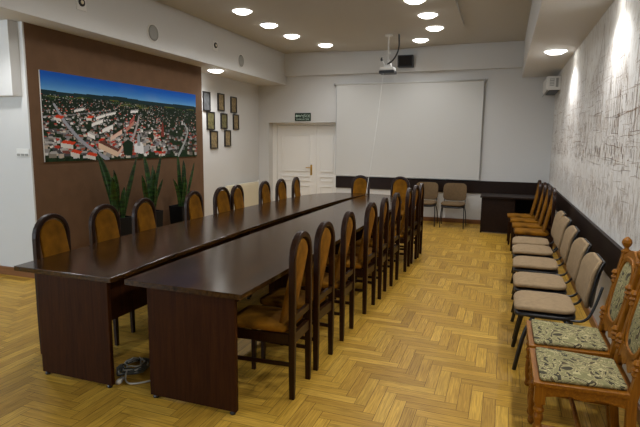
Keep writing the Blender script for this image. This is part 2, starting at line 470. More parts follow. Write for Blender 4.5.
# ------------------------------------------------------------------ conference chairs
def conference_chair(label, group):
    c = thing('conference_chair', label, 'chair', (0, 0, 0), 0, group)
    yb = -.20
    R = .147
    path = [(-R, yb, .40), (-R, yb, .55), (-R, yb, .70), (-R, yb, .82)]
    zc = 1.05-.018-R
    path += [(-R*cos(t), yb, zc+R*sin(t)) for t in [k/14*pi for k in range(15)]]
    path += [(R, yb, .82), (R, yb, .70), (R, yb, .55), (R, yb, .40)]
    bm = nb(); sweep(bm, path, rrect(.018, .021, .007), Vector((0, 1, 0)))
    box(bm, -R, R, yb-.012, yb+.012, .50, .54)
    obj('back_frame', bm, M['chairwood'], c, smooth=False)
    # backrest pad
    w, top, bot = .121, 1.004, .445
    out = []
    for k in range(13): t = k/12*pi; out.append((w*cos(t), top-w+w*sin(t)))
    for z in (.78, .68, .58, .50): out.append((-w-.010*(0.87-z), z))
    out += [(-w+.0, bot+.01), (-w+.03, bot), (w-.03, bot), (w, bot+.01)]
    for z in (.50, .58, .68, .78): out.append((w+.010*(.87-z), z))
    def pl(u, v, h):
        s = max(0, min(1, (.92-v)/.47))
        return (u, yb+.004+.092*s**1.1+h, v)
    bm = nb(); cushion(bm, out, pl, .046, .5); obj('backrest', bm, M['velour'], c, smooth=True)
    # seat
    so = []
    for (cx, cy, a0) in ((.13, .20, 0), (-.13, .20, 1), (-.115, -.12, 2), (.115, -.12, 3)):
        for k in range(5): t = (a0+k/4)*pi/2; so.append((cx+.05*cos(t), cy+.05*sin(t)))
    bm = nb(); cushion(bm, so, lambda u, v, h: (u, v, .452+h), .075, .45); obj('seat', bm, M['velour'], c, smooth=True)
    bm = nb()
    box(bm, -.165, .165, .20, .225, .36, .425); box(bm, -.145, .145, yb-.01, yb+.015, .36, .425)
    for s in (-1, 1):
        sweep(bm, [(s*.147, yb+.02, .393), (s*.165, .205, .393)], rrect(.011, .032, .004), Vector((0, 0, 1)))
    obj('seat_frame', bm, M['chairwood'], c)
    for s in (-1, 1):
        bm = nb(); sweep(bm, [(s*.147, yb, 0), (s*.147, yb, .2), (s*.147, yb, .40)], rrect(.017, .02, .005), Vector((0, 1, 0)), scales=[.85, 1, 1.05])
        obj('leg', bm, M['chairwood'], c)
        bm = nb(); sweep(bm, [(s*.16, .215, 0), (s*.16, .212, .2), (s*.16, .205, .42)], rrect(.017, .017, .005), Vector((0, 1, 0)), scales=[.8, .95, 1.1])
        obj('leg', bm, M['chairwood'], c)
    for s in (-1, 1):
        bm = nb(); sweep(bm, [(s*.147, yb, .225), (s*.16, .21, .225)], rrect(.008, .013, .003), Vector((0, 0, 1)))
        obj('stretcher', bm, M['chairwood'], c)
    return c

def ordinal(i): return ['first', 'second', 'third', 'fourth', 'fifth', 'sixth', 'seventh', 'eighth', 'ninth'][i]
right = [(-1.17, 2.885), (-1.165, 3.335), (-1.162, 3.90), (-1.15, 4.615), (-1.135, 5.10), (-1.115, 5.63), (-1.095, 6.32), (-1.085, 6.80), (-1.07, 7.17)]
jit = [1.5, -2, 1, -2.5, 2, -1, 1.5, -2, 1]
ch0 = conference_chair('dark arched chair, nearest of the row on the aisle side', 'chairs along the right table')
ch0.location = (right[0][0]-.2, right[0][1], 0); ch0.rotation_euler.z = radians(90+jit[0])
for i, (x, y) in enumerate(right[1:], 1):
    lab = 'dark arched chair, %s from the near end of the aisle row' % ordinal(i)
    if i == 8: lab = 'dark arched chair, farthest of the row on the aisle side'
    dup(ch0, (x-.2, y, 0), radians(90+jit[i]), lab, 'chairs along the right table')
left = [(-3.17, 2.83), (-3.24, 3.43), (-3.25, 3.97), (-3.24, 4.79), (-3.23, 5.36), (-3.22, 5.74), (-3.185, 6.47), (-3.15, 6.95), (-3.12, 7.48)]
for i, (x, y) in enumerate(left):
    x *= 1.008; y *= 1.008
    lab = 'arched mustard backed chair, %s from the near end of the row by the brown wall' % ordinal(i)
    if i == 0: lab = 'arched mustard backed chair, nearest of the row on the brown wall side'
    if i == 8: lab = 'arched mustard backed chair, farthest of the row on the brown wall side'
    dup(ch0, (x+.2, y, 0), radians(-90+[3, -2, 2, 1, -3, 2, 1, -1, 4][i]), lab, 'chairs along the left table')
dup(ch0, (-2.32, 8.47-.2, 0), radians(180), 'arched chair at the far table end where the two tables meet', 'chairs at the far table end')
dup(ch0, (-1.63, 8.48-.2, 0), radians(178), 'arched chair at the far end of the right table', 'chairs at the far table end')
for i, (xb, y) in enumerate(((.64, 7.18), (.62, 7.68), (.60, 8.2), (.56, 8.72))):
    lab = ['mustard chair against the mural wall, nearest of four beside the tan chairs', 'mustard chair against the mural wall, second of four from the tan chairs',
           'mustard chair against the mural wall, third of four from the tan chairs', 'mustard chair against the mural wall, farthest of four and closest to desk'][i]
    o = dup(ch0, (xb-.2, y, 0), radians(90+[0, 1, -1, 2][i]), lab, 'mustard chairs against the right wall')

# ------------------------------------------------------------------ tan stacking chairs
def visitor_chair(label, group, fabric):
    c = thing('visitor_chair', label, 'chair', (0, 0, 0), 0, group)
    def rr(a, b, r, n=5, cy=0):
        o = []
        for sx, sy, q in ((1, 1, 0), (-1, 1, 1), (-1, -1, 2), (1, -1, 3)):
            for k in range(n):
                t = (q+k/(n-1))*pi/2; o.append((sx*(a-r)+r*cos(t), cy+sy*(b-r)+r*sin(t)))
        return o
    fy = lambda v: .03*max(0, (v-.12)/.1)**2   # waterfall front
    bm = nb(); cushion(bm, rr(.225, .20, .09), lambda u, v, h: (u, v+.028, .462+h-fy(v)), .055, .45); obj('seat', bm, fabric, c, smooth=True)
    bm = nb(); cushion(bm, rr(.224, .20, .09), lambda u, v, h: (u, v+.024, .416+h-fy(v)), .042, .3); obj('seat_shell', bm, M['black'], c, smooth=True)
    def bp_(u, v, h):
        s = (v-.66)/.17
        return (u, -.25-(v-.5)*.17+h+.05*(u/.22)**2-.012*s*s, v)
    bm = nb(); cushion(bm, rr(.225, .17, .085, cy=.66), bp_, .045, .45); obj('backrest', bm, fabric, c, smooth=True)
    bm = nb(); cushion(bm, rr(.22, .165, .08, cy=.66), lambda u, v, h: bp_(u, v, h-.026), .02, .3); obj('back_shell', bm, M['black'], c, smooth=True)
    el = circ(.015, 10, .62)
    for s in (-1, 1):
        bm = nb(); sweep(bm, smooth_path([(s*.22, .205, 0), (s*.215, .16, .25), (s*.2, .10, .405)], 4), el, Vector((1, 0, 0))); obj('leg', bm, M['blackmetal'], c, smooth=True)
        bm = nb(); sweep(bm, smooth_path([(s*.235, -.265, 0), (s*.225, -.19, .25), (s*.2, -.10, .405)], 4), el, Vector((1, 0, 0))); obj('leg', bm, M['blackmetal'], c, smooth=True)
    bm = nb()
    for s in (-1, 1):
        tube(bm, smooth_path([(s*.2, .13, .405), (s*.2, -.12, .405), (s*.2, -.22, .415), (s*.2, -.27, .50), (s*.19, -.315, .66)], 4), .0095)
    tube(bm, [(-.2, .12, .405), (.2, .12, .405)], .009); tube(bm, [(-.2, -.12, .405), (.2, -.12, .405)], .009)
    obj('frame_tubes', bm, M['blackmetal'], c, smooth=True)
    return c
labs = ['tan fabric chair beside the carved chairs, nearest of five', 'tan fabric chair along the mural wall, second from the carved chairs',
        'tan fabric chair along the mural wall, middle one of five', 'tan fabric chair along the mural wall, fourth from the carved chairs',
        'tan fabric chair nearest to the mustard chairs, farthest of five']
v0 = None
for i, y in enumerate((3.92, 4.54, 5.24, 5.90, 6.42)):
    if v0 is None:
        v0 = visitor_chair(labs[0], 'tan chairs against the right wall', M['tan'])
        v0.location = (.36, y, 0); v0.rotation_euler.z = radians(90)
    else: dup(v0, (.36+.006*i, y, 0), radians(90+[0, 1, -1, 1, -1][i]), labs[i], 'tan chairs against the right wall')
w0 = visitor_chair('brown fabric chair by the back wall, beside the desk', 'brown chairs at the back wall', M['tanbrown'])
w0.location = (-.87, 10.02, 0); w0.rotation_euler.z = radians(180)
dup(w0, (-1.42, 10.04, 0), radians(181), 'brown fabric chair by the back wall, partly behind the aisle row', 'brown chairs at the back wall')

# ------------------------------------------------------------------ carved chairs
def carved_chair(label, group):
    c = thing('carved_chair', label, 'chair', (0, 0, 0), 0, group)
    W = .205
    for s in (-1, 1):           # turned front legs
        x, y = s*.195, .195
        bm = nb()
        box(bm, x-.025, x+.025, y-.025, y+.025, .325, .42)
        lathe(bm, [(.016, 0), (.021, .012), (.018, .035), (.015, .045), (.019, .06), (.023, .11), (.021, .15), (.017, .18), (.024, .19), (.024, .20),
                   (.017, .21), (.019, .225), (.025, .25), (.019, .272), (.026, .282), (.026, .292), (.018, .302), (.022, .315), (.024, .328)], (x, y, 0), 16)
        obj('leg', bm, M['carved'], c, smooth=False)
    rake = lambda z: -.205-max(0, (z-.42))*.19
    for s in (-1, 1):           # rear legs below seat
        bm = nb(); sweep(bm, [(s*.185, -.235, 0), (s*.185, -.21, .2), (s*.185, -.205, .42)], rrect(.022, .022, .005), Vector((0, 1, 0)), scales=[.85, 1, 1])
        obj('leg', bm, M['carved'], c)
    bm = nb()
    for s in (-1, 1):
        x = s*.185
        sweep(bm, [(x, rake(z), z) for z in (.40, .55, .7, .85, .95)], rrect(.023, .02, .005), Vector((0, 1, 0)))
        # knobs on the stile, then the finial
        for z in (.56, .80):
            lathe(bm, [(.012, -.045), (.024, -.028), (.014, -.012), (.025, 0), (.014, .012), (.024, .028), (.012, .045)], (x, rake(z)+.018, z), 12)
        lathe(bm, [(.022, 0), (.028, .008), (.028, .018), (.014, .028), (.012, .036), (.022, .048), (.029, .066), (.025, .085), (.012, .098), (.004, .104)], (x, rake(.95), .95), 14)
    # crest and lower rails
    def rail(zlo, ztop, th=.014):
        N = 16; a = []; b = []
        for k in range(N+1):
            u = -1+2*k/N
            x = u*.17
            a.append((x, zlo(u))); b.append((x, ztop(u)))
        poly = a+b[::-1]
        f = [bm.verts.new((x, rake(z)+th, z)) for x, z in poly]; g = [bm.verts.new((x, rake(z)-th, z)) for x, z in poly]
        n = len(poly)
        for k in range(N):
            bm.faces.new((f[k], f[k+1], f[n-2-k], f[n-1-k])); bm.faces.new((g[k+1], g[k], g[n-1-k], g[n-2-k]))
        for k in range(n): bm.faces.new((f[k], g[k], g[(k+1) % n], f[(k+1) % n]))
    rail(lambda u: .915+.025*(1-u*u), lambda u: .945+.055*max(0, cos(u*pi/2))**1.5)
    rail(lambda u: .50+.012*cos(u*pi*3), lambda u: .575-.02*(1-u*u))
    # carved surround of the padded panel
    out = []
    for k in range(24):
        t = 2*pi*k/24; ex = abs(cos(t))**.7*(1 if cos(t) > 0 else -1); ez = abs(sin(t))**.7*(1 if sin(t) > 0 else -1)
        out.append((.146*ex, .755+.19*ez))
    sweep(bm, [(x, rake(z)+.002, z) for x, z in out], rrect(.016, .018, .006), Vector((0, 1, 0)), closed=True)
    obj('back_frame', bm, M['carved'], c)
    bm = nb(); cushion(bm, [(x*.93, .755+(z-.755)*.95) for x, z in out], lambda u, v, h: (u, rake(v)+.004+h, v), .045, .6); obj('backrest', bm, M['floral'], c, smooth=True)
    # seat frame with moulded edge and shaped apron
    bm = nb()
    prism(bm, [(-.228, .228), (-.205, -.225), (.205, -.225), (.228, .228)], .418, .440)
    def apron(p0, p1, th):
        N = 12; d = Vector(p1)-Vector(p0); nrm = Vector((-d.y, d.x, 0)).normalized()*th
        prev = None
        for k in range(N+1):
            q = Vector(p0)+d*k/N; u = k/N*2-1
            zl = .358+.028*max(0, cos(u*pi*.5)) - .018*max(0, cos(u*pi*1.5))
            cur = [bm.verts.new(q+s*nrm+Vector((0, 0, z))) for s in (-1, 1) for z in (zl, .42)]
            if prev:
                a, b, e, f = prev; a2, b2, e2, f2 = cur
                for qd in ((a, a2, b2, b), (e, f, f2, e2), (a, e, e2, a2), (b, b2, f2, f)): bm.faces.new(qd)
            prev = cur
    apron((-.195, .205, 0), (.195, .205, 0), .010)
    for s in (-1, 1): apron((s*.205, .195, 0), (s*.19, -.195, 0), .010)
    apron((-.185, -.205, 0), (.185, -.205, 0), .010)
    obj('seat_frame', bm, M['carvedseat'], c, .004)
    so = []
    for (cx, cy, a0) in ((.185, .18, 0), (-.185, .18, 1), (-.155, -.17, 2), (.155, -.17, 3)):
        for k in range(4): t = (a0+k/3)*pi/2; so.append((cx+.02*cos(t), cy+.02*sin(t)))
    bm = nb(); cushion(bm, so, lambda u, v, h: (u, v, .452+h), .05, .55, 6); obj('seat', bm, M['floral'], c, smooth=True)
    for s in (-1, 1):
        bm = nb()
        tube(bm, [(s*.195, .195, .195), (s*.188, -.21, .195)], .013, 10)
        obj('stretcher', bm, M['carved'], c)
    bm = nb(); tube(bm, [(-.19, .0, .195), (.19, .0, .195)], .013, 10); obj('stretcher', bm, M['carved'], c)
    return c
k0 = carved_chair('carved wooden chair with green floral seat, nearest to the camera', 'carved floral chairs')
k0.location = (.432, 2.80, 0); k0.rotation_euler.z = radians(90)
dup(k0, (.432, 3.29, 0), radians(90), 'carved wooden chair with green floral seat, beside the tan chairs', 'carved floral chairs')

# ------------------------------------------------------------------ desk
d = thing('desk', 'dark wood desk in the back right corner behind mustard chairs', 'desk', (0, 0, 0))
bx('desktop', M['wainscot'], -.36, .76, 9.5, 10.12, .645, .675, d, .003)
bx('side_panel', M['wainscot'], -.335, -.31, 9.55, 10.08, .0, .645, d, .002)
bx('side_panel', M['wainscot'], .70, .725, 9.55, 10.08, .0, .645, d, .002)
bx('front_panel', M['wainscot'], -.31, .22, 9.555, 9.575, .02, .645, d, .002)
bx('divider', M['wainscot'], .22, .24, 9.555, 10.08, .0, .645, d, .002)
bx('shelf', M['wainscot'], .24, .70, 9.6, 10.08, .33, .35, d, .002)
bx('back_panel', M['wainscot'], .24, .70, 10.05, 10.07, .02, .645, d, .002)

# ------------------------------------------------------------------ projection screen
sc = thing('projection_screen', 'large pale grey projection screen pulled down on the back wall', 'projection screen', (0, 0, 0))
bm = nb(); tube(bm, [(-3.5, YB-.06, 2.835), (-.42, YB-.06, 2.835)], .018, 12); obj('roller_casing', bm, M['screen'], sc, smooth=True)
bm = nb()
bm.free()
for x in (-3.50, -.42): bx('end_bracket', M['greymetal'], x-.014, x+.014, YB-.085, YB-.001, 2.81, 2.86, sc, .004)
bx('screen_fabric', M['screen'], -3.455, -.44, YB-.062, YB-.058, .92, 2.82, sc)
bm = nb()
bm.free()
for x in (-3.455, -.44): bx('side_edge', M['greymetal'], x-.005, x+.005, YB-.064, YB-.056, .92, 2.82, sc)
bx('bottom_bar', M['screen'], -3.46, -.435, YB-.068, YB-.052, .89, .92, sc, .004)

# ------------------------------------------------------------------ exit sign
ex = thing('exit_sign', 'green exit sign above the white double door', 'sign', (0, 0, 0))
bx('sign_board', M['signgreen'], -4.445, -4.065, YB-.016, YB-.001, 2.075, 2.25, ex, .003)
def text(body, size, x, z, parent, y, mat, sx=1):
    cu = bpy.data.curves.new('t', 'FONT'); cu.body = body; cu.size = size; cu.align_x = 'CENTER'; cu.align_y = 'CENTER'; cu.extrude = .001
    cu.offset = .0002
    o = bpy.data.objects.new('t', cu); COL.objects.link(o)
    bpy.context.view_layer.update()
    me = bpy.data.meshes.new_from_object(o.evaluated_get(bpy.context.evaluated_depsgraph_get()))
    bpy.data.objects.remove(o)
    me.transform(Matrix.Translation((x, y, z)) @ Matrix.Rotation(pi/2, 4, 'X') @ Matrix.Diagonal((sx, 1, 1, 1)))
    me.materials.clear(); me.materials.append(mat)
    q = bpy.data.objects.new('lettering', me); COL.objects.link(q); q.parent = parent
    return q
text('WYJŚCIE', .078, -4.22, 2.180, ex, YB-.018, M['signwhite'], .9)
text('EWAKUACYJNE', .044, -4.255, 2.112, ex, YB-.018, M['signwhite'])
bm = nb()
p = [(-4.43, 2.185), (-4.395, 2.22), (-4.395, 2.197), (-4.36, 2.197), (-4.36, 2.173), (-4.395, 2.173), (-4.395, 2.15)]
f = [bm.verts.new((x, YB-.0185, z)) for x, z in p]; g = [bm.verts.new((x, YB-.0162, z)) for x, z in p]
bm.faces.new(f); bm.faces.new(g[::-1])
for k in range(7): bm.faces.new((f[k], g[k], g[(k+1) % 7], f[(k+1) % 7]))
obj('arrow', bm, M['signwhite'], ex)

# ------------------------------------------------------------------ panorama print on canvas
def panorama():
    Y0, Y1, Z0, Z1 = 4.41, 7.49, 1.345, 2.385
    W, H = 400, 136
    px = [[(0, 0, 0)]*W for _ in range(H)]
    R = random.Random(21)
    hz = int(H*.21)
    for j in range(H):
        for i in range(W):
            if j < hz+3:
                t = j/hz; k = (.008+.13*t**2.4, .085+.27*t**1.7, .42+.20*t)
                u = i/W
                cl = max(0, sin(u*9+j*.11)*sin(u*23-j*.07+1)*.5)*(.4 if .3 < u < .75 else .12)*t
                px[j][i] = tuple(a+(.5-a)*cl*.5 for a in k)
            else:
                t = (j-hz)/(H-hz); g = R.uniform(.5, 1.5)
                px[j][i] = ((.012+.008*t)*g, (.022+.012*t)*g, (.014)*g)
    for i in range(W):
        h = hz + int(1.5*sin(i*.03)+1.2*sin(i*.011+2))
        for j in range(h-1, h+6): px[j][i] = (.012, .028+.006*R.random(), .035)
    def poly(P, c):
        ys = [p[1] for p in P]
        for j in range(max(hz, int(min(ys))), min(H-1, int(max(ys))+1)+1):
            xs = []
            yy = j+.5
            for a, b in zip(P, P[1:]+P[:1]):
                if (a[1] <= yy) != (b[1] <= yy): xs.append(a[0]+(yy-a[1])/(b[1]-a[1])*(b[0]-a[0]))
            xs.sort()
            for a, b in zip(xs[::2], xs[1::2]):
                for i in range(max(0, int(a+.5)), min(W, int(b+.5))): px[j][i] = c
    def line(pts, w0, w1, c):
        P = smooth_path([(x, y, 0) for x, y in pts], 40); n = len(P)
        for k, p in enumerate(P):
            w = w0+(w1-w0)*k/n
            for j in range(int(p.y-w*.5), int(p.y+w*.5)+1):
                for i in range(int(p.x-w), int(p.x+w)+1):
                    if hz+2 < j < H and 0 <= i < W: px[j][i] = c
    # fields far off
    for k in range(26):
        x, y = R.uniform(0, W), hz+R.uniform(4, 13); w = R.uniform(8, 30)
        poly([(x, y), (x+w, y-.6), (x+w*1.2, y+1.6), (x+w*.1, y+1.8)], R.choice([(.10, .12, .02), (.03, .07, .02), (.16, .15, .04), (.02, .05, .015)]))
    # trees
    for k in range(700):
        t = R.random(); y = hz+8+t*(H-hz-8); s = .8+5*t**1.5
        x = R.uniform(0, W); g = R.uniform(.5, 1.5)
        P = [(x+s*cos(a)*R.uniform(.7, 1.2), y+s*.7*sin(a)) for a in [q*pi/4 for q in range(8)]]
        poly(P, (.012*g, .03*g, .012*g))
    line([(22, hz+20), (44, hz+50), (78, hz+80), (128, H-1)], 1.2, 3.6, (.34, .35, .40))
    line([(150, hz+100), (190, hz+72), (205, hz+48), (212, hz+30)], 2.6, 1, (.42, .36, .36))
    line([(330, H-2), (352, hz+80), (366, hz+55), (355, hz+36)], 2.4, .9, (.36, .38, .38))
    line([(0, hz+40), (60, hz+34), (140, hz+22)], .9, .5, (.20, .20, .21))
    line([(215, hz+60), (260, hz+52), (300, hz+62)], 1, 1, (.2, .18, .18))
    roofs = [(.58, .035, .015), (.45, .05, .03), (.20, .06, .045), (.26, .25, .25), (.42, .41, .40), (.17, .16, .16), (.30, .29, .29), (.10, .09, .09), (.36, .10, .06), (.48, .47, .46), (.06, .06, .07)]
    hs = sorted([R.random()**1.5 for _ in range(1750)])
    for t in hs:
        x = R.uniform(-5, W+5)
        y = hz+7+t*(H-hz-9)
        s = .8+7.5*t**1.3
        if x > 285 and R.random() < .45: continue
        if R.random() < .4*t: continue
        w, dp, hh = s*R.uniform(.8, 1.8), s*R.uniform(.35, .7), s*R.uniform(.4, .9)
        sk = R.choice((-1, 1))*s*R.uniform(.2, .7)
        wc = R.choice([(.62, .62, .62), (.78, .76, .74), (.5, .42, .34), (.22, .22, .25), (.66, .60, .5)])
        rf = R.choice(roofs)
        if x > 285: rf = tuple(q*.6 for q in rf); wc = tuple(q*.6 for q in wc)
        if R.random() < .5: wc = tuple(q*.35 for q in wc)
        poly([(x, y), (x+w, y+sk*.15), (x+w, y-hh+sk*.15), (x, y-hh)], wc)
        poly([(x-.2, y-hh), (x+w+.2, y-hh+sk*.15), (x+w+sk, y-hh-dp+sk*.15), (x+sk, y-hh-dp)], rf)
    line([(22, hz+20), (44, hz+50), (78, hz+80), (128, H-1)], 1.2, 3.6, (.34, .35, .40))
    line([(150, hz+100), (190, hz+72), (205, hz+48), (212, hz+30)], 2.6, 1, (.42, .36, .36))
    line([(330, H-2), (352, hz+80), (366, hz+55), (355, hz+36)], 2.4, .9, (.36, .38, .38))
    def block(x, y, dx, dy, h, wc, rc, dep=4):
        poly([(x, y), (x+dx, y+dy), (x+dx, y+dy-h), (x, y-h)], wc)
        poly([(x, y-h), (x+dx, y+dy-h), (x+dx+dep, y+dy-h-dep*.6), (x+dep, y-h-dep*.6)], rc)
    # flats, the market square blocks, the church, near red roofs
    for a in ((95, hz+52, 26, -8, 5), (118, hz+62, 26, -9, 6), (85, hz+68, 16, 5, 6), (105, hz+40, 22, -6, 4), (60, hz+30, 20, -4, 3), (128, hz+33, 24, -5, 3), (190, hz+24, 20, -2, 3)):
        block(*a, (.85, .83, .8), (.5, .49, .48))
    block(108, hz+88, 44, 16, 10, (.75, .56, .40), (.14, .05, .035), 6)
    block(152, hz+104, 20, -22, 9, (.75, .5, .38), (.15, .05, .035), 4)
    block(136, hz+76, 30, -14, 7, (.78, .56, .45), (.45, .05, .03), 5)
    block(176, hz+60, 22, -16, 7, (.50, .22, .16), (.62, .03, .02), 5)
    block(186, hz+46, 14, -12, 6, (.42, .12, .10), (.65, .025, .02), 4)
    for a in ((30, hz+86, 24, 3, 7), (48, hz+100, 18, 4, 7), (80, hz+104, 20, 4, 6), (20, hz+44, 14, 2, 4), (84, hz+42, 12, 0, 4), (255, hz+72, 9, -3, 4)):
        block(*a, (.7, .66, .62), (.66, .06, .02), 7)
    poly([(196, hz+96), (222, hz+100), (222, hz+82), (209, hz+76), (196, hz+82)], (.8, .8, .82))
    poly([(205, hz+84), (213, hz+84), (213, hz+68), (209, hz+58), (205, hz+68)], (.36, .40, .42))
    poly([(222, hz+100), (238, hz+92), (238, hz+80), (222, hz+86)], (.36, .36, .37))
    poly([(168, hz+100), (190, hz+102), (194, hz+78), (180, hz+72), (166, hz+80)], (.012, .03, .014))
    poly([(276, hz+66), (286, hz+66), (284, hz+40), (280, hz+34)], (.22, .04, .03))
    poly([(345, hz+40), (352, hz+39), (350, hz+31), (346, hz+31)], (.5, .5, .5))
    V = [(-4.982, Y0+(Y1-Y0)*i/W, Z1-(Z1-Z0)*j/H) for j in range(H+1) for i in range(W+1)]
    Fc = [(j*(W+1)+i, (j+1)*(W+1)+i, (j+1)*(W+1)+i+1, j*(W+1)+i+1) for j in range(H) for i in range(W)]
    me = bpy.data.meshes.new('printed_canvas'); me.from_pydata(V, [], Fc); me.update()
    ca = me.color_attributes.new('Col', 'FLOAT_COLOR', 'CORNER')
    ca.data.foreach_set('color', [q for j in range(H) for i in range(W) for q in (*px[j][i], 1)*4])
    me.materials.append(M['print'])
    t = thing('panorama_print', 'wide aerial town panorama print hung on the brown wall', 'picture', (0, 0, 0))
    o = bpy.data.objects.new('printed_canvas', me); COL.objects.link(o); o.parent = t
    bx('stretcher_frame', M['white'], -4.999, -4.983, Y0, Y1, Z0, Z1, t)
panorama()

# ------------------------------------------------------------------ small framed pictures
fr = [(8.385, 2.352, .24, .36, 'greyprint'), (8.904, 2.374, .24, .34, 'gold'), (9.403, 2.355, .24, .33, 'gold'),
      (8.515, 1.995, .27, .345, 'olive'), (9.007, 2.010, .24, .31, 'olive'), (9.49, 2.01, .23, .32, 'gold'),
      (8.62, 1.635, .27, .345, 'gold'), (9.14, 1.67, .24, .33, 'gold')]
fl = ['top row nearest the brown wall, pale grey print', 'top row, middle one', 'top row, farthest from the brown wall', 'middle row nearest the brown wall',
      'middle row, centre one with dark print', 'middle row, farthest from the brown wall', 'bottom row, nearer the brown wall', 'bottom row, nearer the door']
for (y, z, w, h, m), lb in zip(fr, fl):
    t = thing('picture_frame', 'small framed picture on white left wall, ' + lb, 'picture', (XL, y, z), 0, 'framed pictures on the left wall')
    bm = nb(); a, b, q = w/2, h/2, .022
    box(bm, .001, .03, -a, a, -b, -b+q); box(bm, .001, .03, -a, a, b-q, b); box(bm, .001, .03, -a, -a+q, -b+q, b-q); box(bm, .001, .03, a-q, a, -b+q, b-q)
    obj('frame', bm, M['frame'], t, .003)
    bx('print', M[m], .001, .016, -a+q, a-q, -b+q, b-q, t)

# ------------------------------------------------------------------ radiator
t = thing('radiator', 'cream panel radiator on the left wall behind the chairs', 'radiator', (0, 0, 0))
bx('radiator_panel', M['cream'], XL+.05, XL+.13, 8.96, 10.30, .14, .71, t, .012)
bm = nb()
for k in range(26): y = 9.0+k*.0495; box(bm, XL+.13, XL+.137, y, y+.028, .18, .67)
obj('ribs', bm, M['cream'], t, .003)
bm = nb()
for y in (9.2, 10.05): box(bm, XL+.002, XL+.06, y, y+.04, .2, .6)
obj('bracket', bm, M['cream'], t)
bm = nb(); lathe(bm, [(.02, 0), (.024, .02), (.024, .06), (.018, .075)], (XL+.09, 10.345, .66), 12); tube(bm, [(XL+.09, 10.345, 0), (XL+.09, 10.345, .66)], .009); tube(bm, [(XL+.09, 10.29, .63), (XL+.09, 10.35, .63)], .012)
obj('valve', bm, M['white'], t, smooth=False)

# ------------------------------------------------------------------ potted snake plants
def leaf(bm, base, tip, w, bend, face):
    base, tip = Vector(base), Vector(tip); n = 12
    ax = (tip-base); side = ax.cross(face).normalized(); up = side.cross(ax).normalized()
    rows = []
    for k in range(n+1):
        t = k/n
        ww = w*(.62+.75*t-.35*t*t)*(1-t**5)**.8 if t < 1 else .001
        ww = max(ww, .0012)
        c = base+ax*t+bend*sin(t*pi*.9)*.25
        rows.append([bm.verts.new(c+side*(u*ww)+up*(u*u*ww*.45)+up*th) for u, th in ((-1, 0), (-.5, -.0), (0, -.0), (.5, -.0), (1, 0))])
    for a, b in zip(rows, rows[1:]):
        for i in range(4): bm.faces.new((a[i], a[i+1], b[i+1], b[i]))
def plant(y, tips, label, zt=.60):
    x = -4.76
    p = thing('potted_snake_plant', label, 'plant', (x, y, 0), 0, 'snake plants along the brown wall')
    bm = nb()
    a, b = .10, .125
    lo = [(-a, -a), (a, -a), (a, a), (-a, a)]; 
    rings = [[bm.verts.new((sx*s, sy*s, z)) for sx, sy in ((-1, -1), (1, -1), (1, 1), (-1, 1))] for s, z in ((.10, 0), (.125, zt), (.112, zt), (.108, zt-.06))]
    bm.faces.new(rings[0][::-1]); bm.faces.new(rings[-1])
    for r1, r2 in zip(rings, rings[1:]):
        for i in range(4): bm.faces.new((r1[i], r1[(i+1) % 4], r2[(i+1) % 4], r2[i]))
    pt = obj('planter', bm, M['planter'], p, .004)
    bx('soil', M['soil'], -.107, .107, -.107, .107, zt-.058, zt-.03, p)
    R = random.Random(int(y*100))
    for (dy, z, w, dx) in tips:
        bm = nb()
        b0 = Vector((R.uniform(-.04, .04), max(-.08, min(.08, dy*.25))+R.uniform(-.02, .02), zt-.05))
        leaf(bm, b0, (dx, dy, z+.05), w*1.3, Vector((0, R.uniform(-.12, .12)-dy*.35, 0)), Vector((1, R.uniform(-.5, .1), 0)))
        o = obj('leaf', bm, M['leaf'], p, smooth=True)
        s = o.modifiers.new('solid', 'SOLIDIFY'); s.thickness = .006
plant(5.3, [(-.36, 1.39, .05, .02), (-.27, 1.41, .045, -.06), (-.12, 1.18, .036, .05), (.33, 1.32, .034, .06), (.05, .95, .03, .08), (-.20, 1.1, .045, .1), (.1, .85, .03, 0)],
      'potted snake plant nearest the camera along the brown wall')
plant(5.95, [(-.13, 1.38, .042, .0), (.25, 1.37, .026, .03), (.03, 1.15, .034, .06), (-.22, 1.08, .034, .05), (.14, 1.2, .026, -.04), (.2, 1.0, .026, .08), (-.02, .95, .034, .1)],
      'potted snake plant in the middle of three along the brown wall')
plant(6.66, [(-.04, 1.36, .032, 0), (.06, 1.26, .036, .04), (.34, 1.21, .03, .05), (-.24, .98, .028, .05), (.0, 1.05, .034, .09), (.16, .95, .03, .02)],
      'potted snake plant farthest from the camera along the brown wall')

# ------------------------------------------------------------------ soffit speakers, sensors, switch
for y, lb in ((6.01, 'round grey speaker grille on the left soffit, nearer one'), (8.5, 'round grey speaker grille on the left soffit, farther one')):
    t = thing('wall_speaker', lb, 'speaker', (-4.66, y, 3.08), 0, 'round speakers on the left soffit')
    bm = nb(); lathe(bm, [(.122, 0), (.122, .008), (.112, .012), (.108, .008)], (0, 0, 0), 28, 'X'); obj('rim', bm, M['white'], t)
    bm = nb(); lathe(bm, [(.107, .008), (.08, .012), (.04, .014), (.005, .0145)], (0, 0, 0), 28, 'X'); obj('grille', bm, M['grille'], t, smooth=True)
for y, z, lb in ((4.74, 3.155, 'small square camera unit on the left soffit, nearer one'), (7.61, 3.188, 'small square camera unit on the left soffit, farther one')):
    t = thing('soffit_camera', lb, 'camera', (-4.66, y, z), 0, 'camera units on the left soffit')
    bx('mounting_plate', M['white'], 0, .012, -.075, .075, -.08, .08, t, .006)
    bm = nb(); lathe(bm, [(.046, .012), (.046, .022), (.040, .026), (.03, .024)], (0, 0, .01), 18, 'X'); obj('housing', bm, M['black'], t, smooth=False)
    bm = nb(); lathe(bm, [(.022, .024), (.018, .030), (.006, .032)], (0, 0, .01), 16, 'X'); obj('lens', bm, M['cream'], t, smooth=True)
t = thing('light_switch', 'white light switch panel on the wall left of brown panel', 'switch', (-5.11, YE, 1.455), 0)
